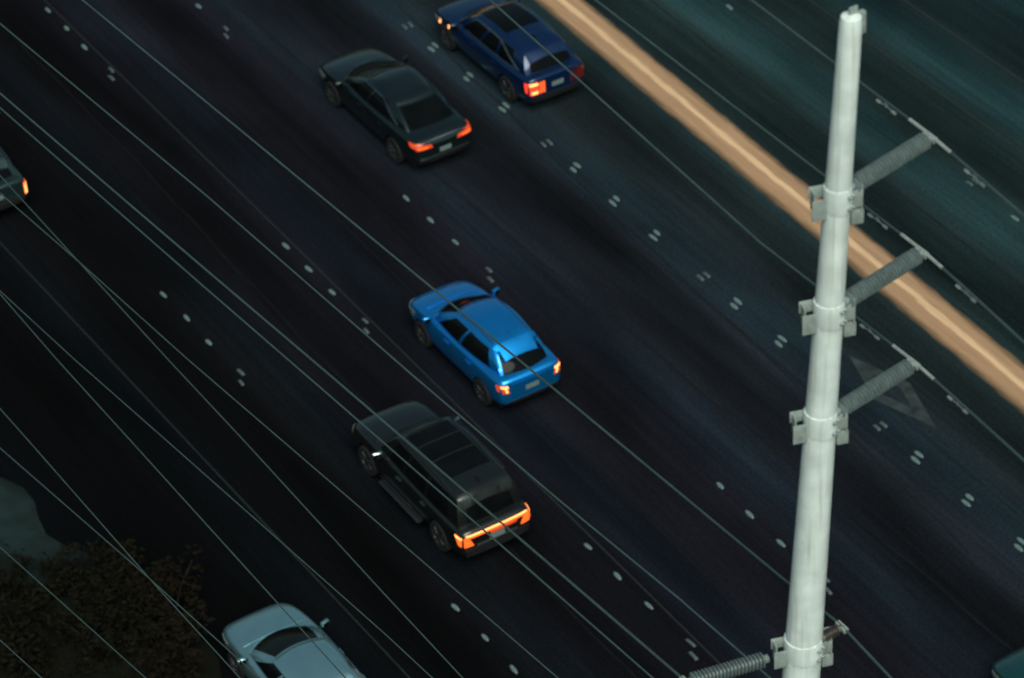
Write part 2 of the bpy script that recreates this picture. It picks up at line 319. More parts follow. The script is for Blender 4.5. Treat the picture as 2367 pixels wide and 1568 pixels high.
class Car:
    def __init__(s, name, loc, label, cat, sp, rz=0):
        s.sp = sp; s.Lh = sp['L']/2; s.root = thing(name, loc, label, cat, None, rz); s.bvs = []
        s.body(); s.cabin(); s.wheels()
    def body(s):
        sp = s.sp; ring = []; vs = []; fs = []
        st = sp['stations']         # (y, w, zb, zm, zs, zt, crown)
        for y, w, zb, zm, zs, zt, c in st:
            y -= s.Lh
            half = [(0, zb), (.8*w, zb), (.965*w, zb+.08), (w, zm), (.985*w, zs), (.9*w, zt), (.55*w, zt+.7*c), (0, zt+c)]
            full = half + [(-x, z) for x, z in half[-2:0:-1]]
            ring.append(len(full)); vs += [(x, y, z) for x, z in full]
        n = ring[0]
        for k in range(len(st)-1):
            for i in range(n): j = (i+1) % n; fs.append((k*n+i, (k+1)*n+i, (k+1)*n+j, k*n+j))
        h = n//2                    # end caps made of quads
        for base, flip in ((0, 0), ((len(st)-1)*n, 1)):
            for i in range(h-1 if False else h):
                a, b = i, i+1; c_, d = (n-i-1) % n, (n-i) % n
                q = [base+a, base+b, base+c_, base+d]
                q2 = []
                for v in q:
                    if v not in q2: q2.append(v)
                if len(q2) >= 3: fs.append(tuple(q2 if flip else q2[::-1]))
        o = mesh_obj('body', vs, fs, None, None)
        bm = bmesh.new(); bm.from_mesh(o.data); bmesh.ops.recalc_face_normals(bm, faces=bm.faces[:]); bm.to_mesh(o.data); bm.free()
        m = o.modifiers.new('s', 'SUBSURF'); m.levels = m.render_levels = 2
        cut = []
        for wy in sp['axles']:
            for sx in (-1, 1):
                w = sp['w']; mb = MB().lathe((sx*(w-.3), wy-s.Lh, sp['wr']), (sx*(w+.3), wy-s.Lh, sp['wr']), [(0, sp['wr']+.055), (.6, sp['wr']+.055)], 28)
                co = mb.build('cut', None); cut.append(co)
        s.bodyo = bake(o, 'body', sp['paint'], s.root, cut); s.addbvh(s.bodyo)
        for wy in sp['axles']:
            for sx in (-1, 1):
                w = sp['w']; mb = MB(); mb.lathe((sx*(w-.32), wy-s.Lh, sp['wr']), (sx*(w-.1), wy-s.Lh, sp['wr']), [(0, sp['wr']+.07), (.04, sp['wr']+.07)], 24)
                mb.build('wheel_well', M['black_plastic'], s.root)
        MB().box((0, 0, sp['wr']*.75), (sp['w']*.8, s.Lh*.86, .09)).build('underbody', M['black_plastic'], s.root)
    def addbvh(s, o):
        s.bvs.append(BVHTree.FromPolygons([v.co for v in o.data.vertices], [p.vertices for p in o.data.polygons]))
    def hit(s, o, d):
        best = None
        for b in s.bvs:
            h = b.ray_cast(o, d)
            if h[0] is not None and (best is None or h[3] < best[3]): best = h
        return best
    def cabin(s):
        g = s.sp['gh']; Lh = s.Lh; nf, ns, nr = 12, 24, 12
        zr = g['roof_z']; belt = g['belt_z']
        def loop(yf, yr, wf, wm, wre, bf, br):
            P = []
            for i in range(nf): t = i/nf; P.append((wf*t, yf-bf*t*t))
            y0, y1 = yf-bf, yr+br
            for i in range(ns):
                t = i/ns; w = (wf*(1-t)**3 + wre*t**3 + wm*(1-(1-t)**3-t**3)); P.append((w, lerp(y0, y1, t)))
            for i in range(nr+1): t = 1-i/nr; P.append((wre*t, yr+br*t*t))
            return P
        B = loop(g['bf'], g['br'], *g['bw'], *g['bbow']); T = loop(g['tf'], g['tr'], *g['tw'], *g['tbow'])
        n = len(B)
        vr = [0, .08, .3, .5, .7, .94, 1.0]
        def pt(i, v, off=0.):
            bx, by = B[i]; tx, ty = T[i]; zb = table(belt, by); zt = table(zr, ty)-.05
            bu = 4*v*(1-v)*g.get('bulge', .03)
            x = lerp(bx, tx, v); y = lerp(by, ty, v); z = lerp(zb, zt, v)
            ii = min(max(i, 1), n-2); d = Vector((B[ii+1][0]-B[ii-1][0], B[ii+1][1]-B[ii-1][1])); d.normalize()
            if i == 0: d = Vector((1, 0))
            if i == n-1: d = Vector((-1, 0))
            nx, ny = -d.y, d.x
            if nx < 0 and abs(nx) > .3: nx, ny = -nx, -ny
            if i < nf*.8: nx, ny = abs(nx), abs(ny)
            if i > nf+ns+nr*.2: nx, ny = abs(nx), -abs(ny)
            return Vector((x+nx*(bu-off), y+ny*(bu-off)-Lh, z+(bu-off)*.5))
        a, b = g.get('fp', (10, nf+1)); c, d = g.get('rp', (nf+ns-2, nf+ns+2))
        kinds = {}
        wins = [('windshield', 0, a)]
        for q0, q1 in g['wins']: wins.append(('side_window', b+round(q0*(c-b)), b+round(q1*(c-b))))
        wins.append(('rear_window', d, n-1))
        def which(i):
            for k, (nm, i0, i1) in enumerate(wins):
                if i0 <= i < i1: return k
            return -1
        for side in (1, -1):
            sv = []; sf = []; idx = {}
            for i in range(n):
                for k, v in enumerate(vr):
                    p = pt(i, v); sv.append((p.x*side, p.y, p.z))
            K = len(vr)
            for i in range(n-1):
                for k in range(K-1):
                    if which(i) >= 0 and 1 <= k < K-2: continue
                    q = (i*K+k, (i+1)*K+k, (i+1)*K+k+1, i*K+k+1); sf.append(q if side > 0 else q[::-1])
            nb = len(sv)
            # roof cap
            ks = [1, .97, .9, .75, .5, .25, 0]; yc = (g['tf']+g['tr'])/2
            for kk, k in enumerate(ks):
                for i in range(n):
                    tx, ty = T[i]; x = tx*k
                    y = yc+(ty-yc)*(k if k > .8 else k)
                    z = table(zr, y)-.05*k**14 + g['crown']*(1-k*k)
                    if kk == 0: p = pt(i, 1.0); x, y, z = p.x, p.y+Lh, p.z
                    sv.append((x*side, y-Lh, z))
            for kk in range(len(ks)-1):
                for i in range(n-1):
                    q = (nb+kk*n+i, nb+kk*n+i+1, nb+(kk+1)*n+i+1, nb+(kk+1)*n+i); sf.append(q if side > 0 else q[::-1])
            if side == 1: SV, SF = sv, sf
            else:
                o_ = len(SV); SV = SV+sv; SF = SF+[tuple(j+o_ for j in f) for f in sf]
        bm = bmesh.new(); vv = [bm.verts.new(p) for p in SV]
        for f in SF:
            try: bm.faces.new([vv[j] for j in f])
            except ValueError: pass
        bmesh.ops.remove_doubles(bm, verts=bm.verts[:], dist=.002); bmesh.ops.dissolve_degenerate(bm, edges=bm.edges[:], dist=.001)
        bmesh.ops.recalc_face_normals(bm, faces=bm.faces[:])
        me = bpy.data.meshes.new('cabin_shell'); bm.to_mesh(me); bm.free(); me.materials.append(s.sp.get('roof_paint', s.sp['paint']))
        me.polygons.foreach_set('use_smooth', [True]*len(me.polygons)); me.set_sharp_from_angle(angle=R(42))
        o = bpy.data.objects.new('cabin_shell', me); C.objects.link(o); o.parent = s.root; s.shell = o
        s.addbvh(o)
        # glass, recessed a little
        for k, (nm, i0, i1) in enumerate(wins):
            for side in ((1, -1) if nm == 'side_window' else (0,)):
                vs = []; fs = []; cols = []
                seq = [(i, 1) for i in range(i0, i1+1)]
                if side == -1: seq = [(i, -1) for i in range(i0, i1+1)]
                if side == 0:
                    seq = ([(i, -1) for i in range(i1, i0, -1)]+[(i, 1) for i in range(i0, i1+1)]) if nm == 'windshield' else ([(i, 1) for i in range(i0, i1+1)]+[(i, -1) for i in range(i1-1, i0-1, -1)])
                gv = [.07, .3, .5, .7, .95]
                for i, sd_ in seq:
                    for v in gv: p = pt(i, v, .012); vs.append((p.x*sd_, p.y, p.z))
                for a_ in range(len(seq)-1):
                    for b_ in range(4):
                        q = (a_*5+b_, (a_+1)*5+b_, (a_+1)*5+b_+1, a_*5+b_+1); fs.append(q if side >= 0 else q[::-1])
                go = mesh_obj(nm, vs, fs, M['glass'], s.root); s.addbvh(go)
        # a plain interior floor so that nothing shows through
        s.pt = pt; s.n = n; s.nf = nf; s.ns = ns; s.wb = (b, c)
    def wheels(s):
        sp = s.sp; r = sp['wr']
        for wy in sp['axles']:
            for sx in (-1, 1):
                x1 = sx*(sp['w']-.005); ww = .25
                y = wy-s.Lh
                t = MB().lathe((x1-sx*ww, y, r), (x1, y, r), [(0, r*.6), (0, r*.93), (.03, r), (ww-.03, r), (ww, r*.94), (ww, r*.68), (ww-.03, r*.66)], 32)
                to = t.build('wheel', M['tyre'], s.root)
                rm = MB(); rm.lathe((x1-sx*.06, y, r), (x1, y, r), [(0, r*.66), (.045, r*.66), (.05, r*.60), (.02, r*.58)], 32, cap=True)
                ns_ = sp.get('spokes', 6)
                for k in range(ns_):
                    a = 2*math.pi*k/ns_+.2; Mx = Matrix.Rotation(a, 3, 'X')
                    rm.box(Vector((x1-sx*.01, y, r))+Mx @ Vector((0, 0, r*.33)), (.014, r*.07, r*.30), .006, Mx)
                rm.lathe((x1-sx*.03, y, r), (x1+sx*.012, y, r), [(0, r*.16), (.035, r*.15), (.04, r*.1)], 14)
                rm.build('rim', M['rim'], to)
    def patch(s, name, quad, axis, mat, off=.008, nu=8, nv=3, parent=None, depth=.02):
        """quad: four (a,b) corners in order; axis 'rear','front','left','right','top'"""
        D = {'rear': Vector((0, 1, 0)), 'front': Vector((0, -1, 0)), 'left': Vector((1, 0, 0)), 'right': Vector((-1, 0, 0)), 'top': Vector((0, 0, -1))}[axis]
        def org(a, b):
            if axis in ('rear', 'front'): return Vector((a, -D.y*6, b))
            if axis in ('left', 'right'): return Vector((-D.x*4, a-s.Lh, b))
            return Vector((a, b-s.Lh, 5))
        P = []; last = None
        for i in range(nu+1):
            for j in range(nv+1):
                u, v = i/nu, j/nv
                a = lerp(lerp(quad[0][0], quad[1][0], u), lerp(quad[3][0], quad[2][0], u), v)
                b = lerp(lerp(quad[0][1], quad[1][1], u), lerp(quad[3][1], quad[2][1], u), v)
                h = s.hit(org(a, b), D)
                if h is None:
                    ca = sum(q[0] for q in quad)/4; cb = sum(q[1] for q in quad)/4
                    for st in range(1, 10):
                        a2 = lerp(a, ca, st*.08); b2 = lerp(b, cb, st*.08); h = s.hit(org(a2, b2), D)
                        if h is not None: break
                if h is None: p, nn = (last if last else (org(a, b)+D*5, -D)); p = org(a, b)+D*(p-org(a, b)).dot(D)
                else:
                    p, nn = h[0], h[1]
                    if nn.dot(D) > 0: nn = -nn
                    nn = (nn-D*.6).normalized()
                last = (p, nn); P.append((p, nn))
        outer = [p+nn*off for p, nn in P]; inner = [p-nn*depth for p, nn in P]
        n1 = (nu+1)*(nv+1); vs = outer+inner; fs = []
        for i in range(nu):
            for j in range(nv):
                q = (i*(nv+1)+j, (i+1)*(nv+1)+j, (i+1)*(nv+1)+j+1, i*(nv+1)+j+1); fs.append(q)
        ed = [i*(nv+1) for i in range(nu+1)]+[nu*(nv+1)+j for j in range(1, nv+1)]+[i*(nv+1)+nv for i in range(nu-1, -1, -1)]+[j for j in range(nv-1, 0, -1)]
        for k in range(len(ed)):
            a, b = ed[k], ed[(k+1) % len(ed)]; fs.append((b, a, a+n1, b+n1))
        bm = bmesh.new(); vv = [bm.verts.new(v) for v in vs]
        for f in fs: bm.faces.new([vv[j] for j in f])
        bmesh.ops.recalc_face_normals(bm, faces=bm.faces[:])
        # make sure the outer sheet looks outwards
        me = bpy.data.meshes.new(name); bm.to_mesh(me); bm.free()
        me.materials.append(mat); me.polygons.foreach_set('use_smooth', [True]*len(me.polygons)); me.set_sharp_from_angle(angle=R(35))
        o = bpy.data.objects.new(name, me); C.objects.link(o); o.parent = parent or s.root
        return o
    def both(s, name, quad, mat, **k):
        return [s.patch(name, quad, a, mat, **k) for a in ('left', 'right')]
    def mirrored(s, name, quad, axis, mat, **k):
        return [s.patch(name, [(sx*a, b) for a, b in quad], axis, mat, **k) for sx in (-1, 1)]
    def doors(s, list_, z0, z1f, z1r, hz):
        for y0, y1 in list_:
            for ax, sx in (('left', -1), ('right', 1)):
                d = s.patch('door', [(y0, z0), (y1, z0), (y1, z1f), (y0, z1r)], ax, s.sp['paint'], off=.005, nu=8, nv=6, depth=.004)
                h = s.hit(Vector((sx*4, y0+.14-s.Lh, hz)), Vector((-sx, 0, 0)))
                if h: MB().box(h[0]+Vector((sx*.022, 0, 0)), (.016, .10, .018), .007).build('door_handle', s.sp.get('handle', s.sp['paint']), d)
                # dark shut lines at both ends of the door
                for yy in (y0-.012, y1+.012):
                    s.patch('door_gap', [(yy-.008, z0), (yy+.008, z0), (yy+.008, z1f if yy > y0 else z1r), (yy-.008, z1f if yy > y0 else z1r)], ax, M['black_plastic'], off=.0015, nu=1, nv=6, depth=.002, parent=d)
    def mirrors(s, y, z, x, mat, sz=(.11, .06, .085)):
        for sx in (-1, 1):
            mb = MB(); mb.box((sx*(x+.11), y-s.Lh, z), sz, .04, Matrix.Rotation(sx*.25, 3, 'Z')); mo = mb.build('side_mirror', mat, s.root, 60)
            MB().box((sx*(x+.01), y-s.Lh+.01, z-.05), (.06, .02, .02), .008).build('mirror_arm', M['black_plastic'], mo)
            MB().box((sx*(x+.11)-sx*.0, y-s.Lh-sz[1]-.001, z), (sz[0]*.75, .004, sz[2]*.7), .002, Matrix.Rotation(sx*.25, 3, 'Z')).build('mirror_glass', M['glass'], mo)

# ---------- stations helpers
def suv():
    L_ = 5.35; w = 1.0
    st = [(0.0, .86, .42, .62, .93, 1.05, .02), (.06, .95, .36, .64, 1.02, 1.14, .02), (.30, .985, .30, .64, 1.04, 1.15, .02), (1.1, 1.0, .28, .66, 1.04, 1.14, .02), (2.4, 1.0, .27, .66, 1.05, 1.14, .02), (3.7, 1.0, .28, .66, 1.05, 1.15, .03),
          (4.15, .99, .28, .66, 1.04, 1.15, .05), (4.75, .975, .30, .64, 1.00, 1.10, .055), (5.10, .94, .32, .60, .92, 1.02, .05), (5.28, .87, .36, .58, .84, .93, .04), (5.35, .76, .42, .56, .74, .80, .02)]
    sp = dict(L=L_, w=w, stations=st, axles=(1.07, 4.42), wr=.40, paint=M['paint_black'], spokes=7, handle=M['chrome'],
        gh=dict(bf=4.12, br=.22, bw=(.86, .935, .86), bbow=(.26, .06), tf=3.38, tr=.42, tw=(.72, .78, .72), tbow=(.14, .07), roof_z=[(.0, 1.80), (.8, 1.86), (2.2, 1.90), (3.1, 1.86), (3.6, 1.79)],
                belt_z=[(0, 1.13), (4, 1.14)], crown=.05, bulge=.03, wins=[(0.03, .30), (.34, .62), (.67, .95)], rp=(34, 39)))
    c = Car('suv', (1.63, -11.15, 0), 'large black SUV with orange light bar across its tail, nearest the frame centre', 'SUV', sp)
    P = M['paint_black']
    # full width lamp bar and corner lamps
    c.patch('tail_light_bar', [(-.84, .965), (.84, .965), (.84, 1.045), (-.84, 1.045)], 'rear', M['lit_orange'], off=.02, nu=24, nv=2)
    c.patch('light_bar_core', [(-.82, 1.03), (.82, 1.03), (.82, 1.055), (-.82, 1.055)], 'rear', M['lit_core'], off=.026, nu=24, nv=1)
    for q in c.mirrored('tail_light', [(.64, .74), (.88, .74), (.88, .99), (.76, .99)], 'rear', M['lit_orange'], off=.02, nu=8, nv=4): pass
    for ax in ('left', 'right'):
        c.patch('tail_light', [(.08, .76), (.17, .78), (.30, 1.0), (.08, 1.0)], ax, M['lit_orange'], off=.016, nu=5, nv=4)
        c.patch('light_bar_core', [(.08, .96), (.28, .96), (.31, 1.0), (.08, 1.0)], ax, M['lit_core'], off=.021, nu=5, nv=1)
    c.patch('number_plate', [(-.20, .70), (.20, .70), (.20, .85), (-.20, .85)], 'rear', M['plate'], off=.01, nu=2, nv=2)
    c.patch('tailgate_glow', [(-.18, .87), (.52, .87), (.58, .965), (-.18, .965)], 'rear', M['lit_dim'], off=.006, nu=12, nv=3)  # no lamp: emissive patch paints the bar's smeared light below it
    c.patch('rear_bumper', [(-.84, .44), (.84, .44), (.86, .64), (-.86, .64)], 'rear', M['black_plastic'], off=.03, nu=16, nv=3)
    c.patch('bumper_step', [(-.55, .655), (.55, .655), (.55, .68), (-.55, .68)], 'rear', M['chrome'], off=.028, nu=12, nv=1)
    # hood seams, grille, headlights
    c.patch('hood', [(-.76, 5.16), (.76, 5.16), (.83, 4.1), (-.83, 4.1)], 'top', P, off=.010, nu=14, nv=8, depth=.004)
    c.patch('grille', [(-.55, .56), (.55, .56), (.55, .86), (-.55, .86)], 'front', M['black_plastic'], off=.015, nu=10, nv=4)
    c.mirrored('headlight', [(.58, .70), (.88, .72), (.88, .86), (.58, .86)], 'front', M['lamp_clear'], off=.014, nu=5, nv=3)
    c.doors([(1.58, 2.62), (2.68, 3.72)], .42, 1.07, 1.07, .96)
    c.mirrors(3.62, 1.17, .98, M['chrome'], (.13, .05, .10))
    # panoramic roof with two dark ribs
    g = c.patch('sunroof', [(-.56, 3.06), (.56, 3.06), (.58, 1.15), (-.58, 1.15)], 'top', M['glass'], off=.008, nu=12, nv=14, depth=.004)
    for y in (2.46, 1.83): c.patch('roof_rib', [(-.57, y), (.57, y), (.57, y+.035), (-.57, y+.035)], 'top', M['black_plastic'], off=.022, nu=12, nv=1, parent=g)
    c.patch('wind_deflector', [(-.5, 3.12), (.5, 3.12), (.49, 3.17), (-.49, 3.17)], 'top', M['black_plastic'], off=.02, nu=10, nv=1)
    for sx in (-1, 1):
        MB().tube([(sx*.72, y-c.Lh, z) for y, z in ((.75, 1.86), (.9, 1.915), (2.0, 1.94), (2.9, 1.915), (3.1, 1.85))], .019, 8).build('roof_rail', M['black_plastic'], c.root)
        rb = MB().box((sx*1.04, 2.72-c.Lh, .36), (.075, .92, .03), .02).build('running_board', M['black_plastic'], c.root)
        MB().box((sx*1.118, 2.72-c.Lh, .372), (.006, .90, .010), .003).build('step_edge', M['chrome'], rb)
        MB().box((sx*1.012, 2.72-c.Lh, .47), (.006, .98, .012), .003).build('sill_trim', M['chrome'], c.root)
    c.patch('roof_spoiler', [(-.66, .36), (.66, .36), (.70, .58), (-.70, .58)], 'top', P, off=.03, nu=12, nv=3)
    a = MB(); a.add([(-.015, -.09, 0), (.015, -.09, 0), (.015, .12, 0), (-.015, .12, 0), (0, -.07, .07), (0, -.04, .075)], [(0, 1, 5, 4), (1, 2, 5), (2, 3, 5), (3, 0, 4), (3, 4, 5)])
    fo = a.build('roof_antenna', M['black_plastic'], c.root); fo.location = (0, .78-c.Lh, 1.90)
    return c

def hatch():
    L_ = 4.35
    st = [(0.0, .70, .40, .55, .82, .93, .02), (.05, .83, .33, .56, .90, 1.01, .02), (.22, .88, .28, .58, .93, 1.03, .02), (.8, .895, .25, .60, .93, 1.02, .02), (1.9, .90, .23, .60, .93, 1.01, .02), (2.9, .90, .24, .60, .92, 1.00, .03),
          (3.35, .89, .25, .58, .89, .98, .05), (3.85, .86, .27, .56, .80, .89, .055), (4.12, .80, .29, .53, .72, .79, .05), (4.28, .68, .32, .50, .64, .70, .03), (4.35, .54, .36, .48, .58, .61, .01)]
    sp = dict(L=L_, w=.90, stations=st, axles=(.82, 3.42), wr=.325, paint=M['paint_blue'], spokes=5,
        gh=dict(bf=3.42, br=.10, bw=(.74, .83, .66), bbow=(.34, .16), tf=2.50, tr=.56, tw=(.57, .63, .54), tbow=(.20, .08), roof_z=[(.4, 1.40), (.9, 1.49), (1.7, 1.53), (2.3, 1.48), (2.7, 1.40)],
                belt_z=[(0, .98), (.6, 1.01), (1.4, .99), (3.4, .95)], crown=.045, bulge=.045, wins=[(0.04, .44), (.48, .97)], rp=(34, 37)))
    c = Car('hatchback', (5.25, -7.24, 0), 'bright blue hatchback with two small lit tail lights and a roof spoiler', 'car', sp); c.root.scale = (1.06, 1.10, 1.13)
    P = M['paint_blue']
    for sx in (-1, 1):
        f = lambda q: [(sx*a, b) for a, b in q]
        t = c.patch('tail_light', f([(.60, .70), (.78, .72), (.80, .92), (.68, .92)]), 'rear', M['lit_dim'], off=.012, nu=5, nv=5)
        c.patch('lamp_core', f([(.63, .85), (.79, .865), (.80, .91), (.65, .895)]), 'rear', M['lit_core'], off=.02, nu=4, nv=1, parent=t)
        c.patch('lamp_core', f([(.65, .73), (.69, .73), (.73, .87), (.69, .87)]), 'rear', M['lit_core'], off=.02, nu=2, nv=4, parent=t)
    for ax in ('left', 'right'): c.patch('tail_light', [(.10, .76), (.16, .78), (.22, .90), (.10, .91)], ax, M['lit_dim'], off=.012, nu=4, nv=3)
    c.patch('number_plate', [(-.18, .62), (.18, .62), (.18, .74), (-.18, .74)], 'rear', M['plate'], off=.012, nu=3, nv=2)
    c.patch('tailgate', [(-.55, .56), (.55, .56), (.54, .90), (-.54, .90)], 'rear', P, off=.008, nu=12, nv=5, depth=.004)
    c.patch('rear_bumper', [(-.62, .36), (.62, .36), (.66, .46), (-.66, .46)], 'rear', M['black_plastic'], off=.02, nu=12, nv=2)
    c.patch('hood', [(-.56, 4.12), (.56, 4.12), (.70, 3.42), (-.70, 3.42)], 'top', P, off=.008, nu=12, nv=8, depth=.004)
    c.patch('grille', [(-.40, .38), (.40, .38), (.46, .58), (-.46, .58)], 'front', M['black_plastic'], off=.012, nu=8, nv=3)
    for ax in ('left', 'right'): c.patch('headlight', [(3.80, .62), (4.20, .56), (4.16, .67), (3.74, .76)], ax, M['lamp_clear'], off=.012, nu=6, nv=3)
    c.mirrored('headlight', [(.50, .56), (.74, .60), (.74, .70), (.48, .66)], 'front', M['lamp_clear'], off=.012, nu=4, nv=3)
    c.doors([(1.22, 2.08), (2.13, 3.12)], .36, .93, .94, .84)
    c.mirrors(3.0, 1.03, .86, P, (.10, .05, .07))
    c.patch('roof_spoiler', [(-.52, .40), (.52, .40), (.55, .74), (-.55, .74)], 'top', P, off=.035, nu=12, nv=3)
    for sx in (-1, 1): c.patch('roof_channel', [(sx*.47, .85), (sx*.49, .85), (sx*.51, 2.3), (sx*.49, 2.3)], 'top', M['black_plastic'], off=.004, nu=1, nv=10)
    MB().tube([(0, .95-c.Lh, 1.53), (0, .86-c.Lh, 1.62)], .006, 6).build('roof_antenna', M['black_plastic'], c.root)
    return c

def sedan(name, loc, label, P, lit=True, Ls=1.0, fast=True, plate=True):
    L_ = 4.9
    st = [(0.0, .70, .42, .56, .74, .84, .02), (.06, .84, .34, .58, .86, .96, .02), (.25, .90, .28, .60, .92, 1.02, .025), (.8, .925, .25, .60, .93, 1.02, .03), (2.0, .93, .22, .58, .91, .99, .02), (3.2, .93, .23, .58, .90, .97, .03),
          (3.7, .92, .24, .56, .86, .95, .05), (4.3, .89, .26, .54, .77, .86, .05), (4.62, .82, .28, .50, .68, .75, .045), (4.82, .70, .32, .47, .60, .65, .03), (4.9, .54, .36, .45, .54, .57, .01)]
    sp = dict(L=L_, w=.93, stations=st, axles=(1.0, 3.9), wr=.335, paint=P, spokes=5,
        gh=dict(bf=3.78, br=.42, bw=(.76, .85, .72), bbow=(.32, .12), tf=2.72, tr=1.20, tw=(.60, .64, .56), tbow=(.14, .05), roof_z=[(.9, 1.36), (1.6, 1.43), (2.2, 1.45), (2.7, 1.40), (3.0, 1.35)],
                belt_z=[(0, 1.0), (1.2, .99), (3.6, .96)], crown=.035, bulge=.04, wins=[(0.04, .40), (.44, .86)], rp=(33, 37)))
    c = Car(name, loc, label, 'car', sp)
    if lit:
        for sx in (-1, 1):
            f = lambda q: [(sx*a, b) for a, b in q]
            t = c.patch('tail_light', f([(.36, .80), (.80, .80), (.84, .93), (.40, .885)]), 'rear', M['lit_dim'], off=.014, nu=8, nv=3)
            c.patch('lamp_core', f([(.50, .83), (.76, .835), (.78, .875), (.52, .86)]), 'rear', M['lit_orange'], off=.022, nu=5, nv=1, parent=t)
        for ax in ('left', 'right'): c.patch('tail_light', [(.04, .83), (.24, .86), (.34, .95), (.06, .95)], ax, M['lit_dim'], off=.012, nu=5, nv=3)
    if plate: c.patch('number_plate', [(-.17, .60), (.17, .60), (.17, .71), (-.17, .71)], 'rear', M['plate'], off=.012, nu=3, nv=2)
    c.patch('tail_spoiler', [(-.66, .07), (.66, .07), (.70, .15), (-.70, .15)], 'top', P, off=.035, nu=14, nv=2)
    c.patch('spoiler_edge', [(-.64, .955), (.64, .955), (.64, .975), (-.64, .975)], 'rear', M['chrome'], off=.03, nu=14, nv=1)
    c.patch('rear_bumper', [(-.72, .36), (.72, .36), (.76, .50), (-.76, .50)], 'rear', M['black_plastic'], off=.02, nu=12, nv=2)
    c.patch('bumper_edge', [(-.70, .515), (.70, .515), (.70, .53), (-.70, .53)], 'rear', M['chrome'], off=.02, nu=12, nv=1)
    c.patch('hood', [(-.58, 4.62), (.58, 4.62), (.74, 3.72), (-.74, 3.72)], 'top', P, off=.008, nu=12, nv=8, depth=.004)
    c.patch('grille', [(-.42, .36), (.42, .36), (.48, .54), (-.48, .54)], 'front', M['black_plastic'], off=.012, nu=8, nv=3)
    for ax in ('left', 'right'): c.patch('headlight', [(4.30, .58), (4.72, .53), (4.66, .63), (4.22, .71)], ax, M['lamp_clear'], off=.012, nu=6, nv=3)
    c.doors([(1.42, 2.34), (2.39, 3.42)], .34, .91, .92, .82)
    c.mirrors(3.32, 1.0, .89, P, (.10, .05, .065))
    # bright window trim along the upper edge of the side glass
    b0, c0 = c.wb
    for sx in (-1, 1):
        pts = []
        for i in range(b0, c0+1):
            t = (i-b0)/(c0-b0); p = c.pt(i, .93 if t < .7 else lerp(.93, .10, ((t-.7)/.3)**1.5), -.006); pts.append((p.x*sx, p.y, p.z))
        MB().tube(pts, .009, 6).build('window_trim', M['chrome'], c.root)
    return c

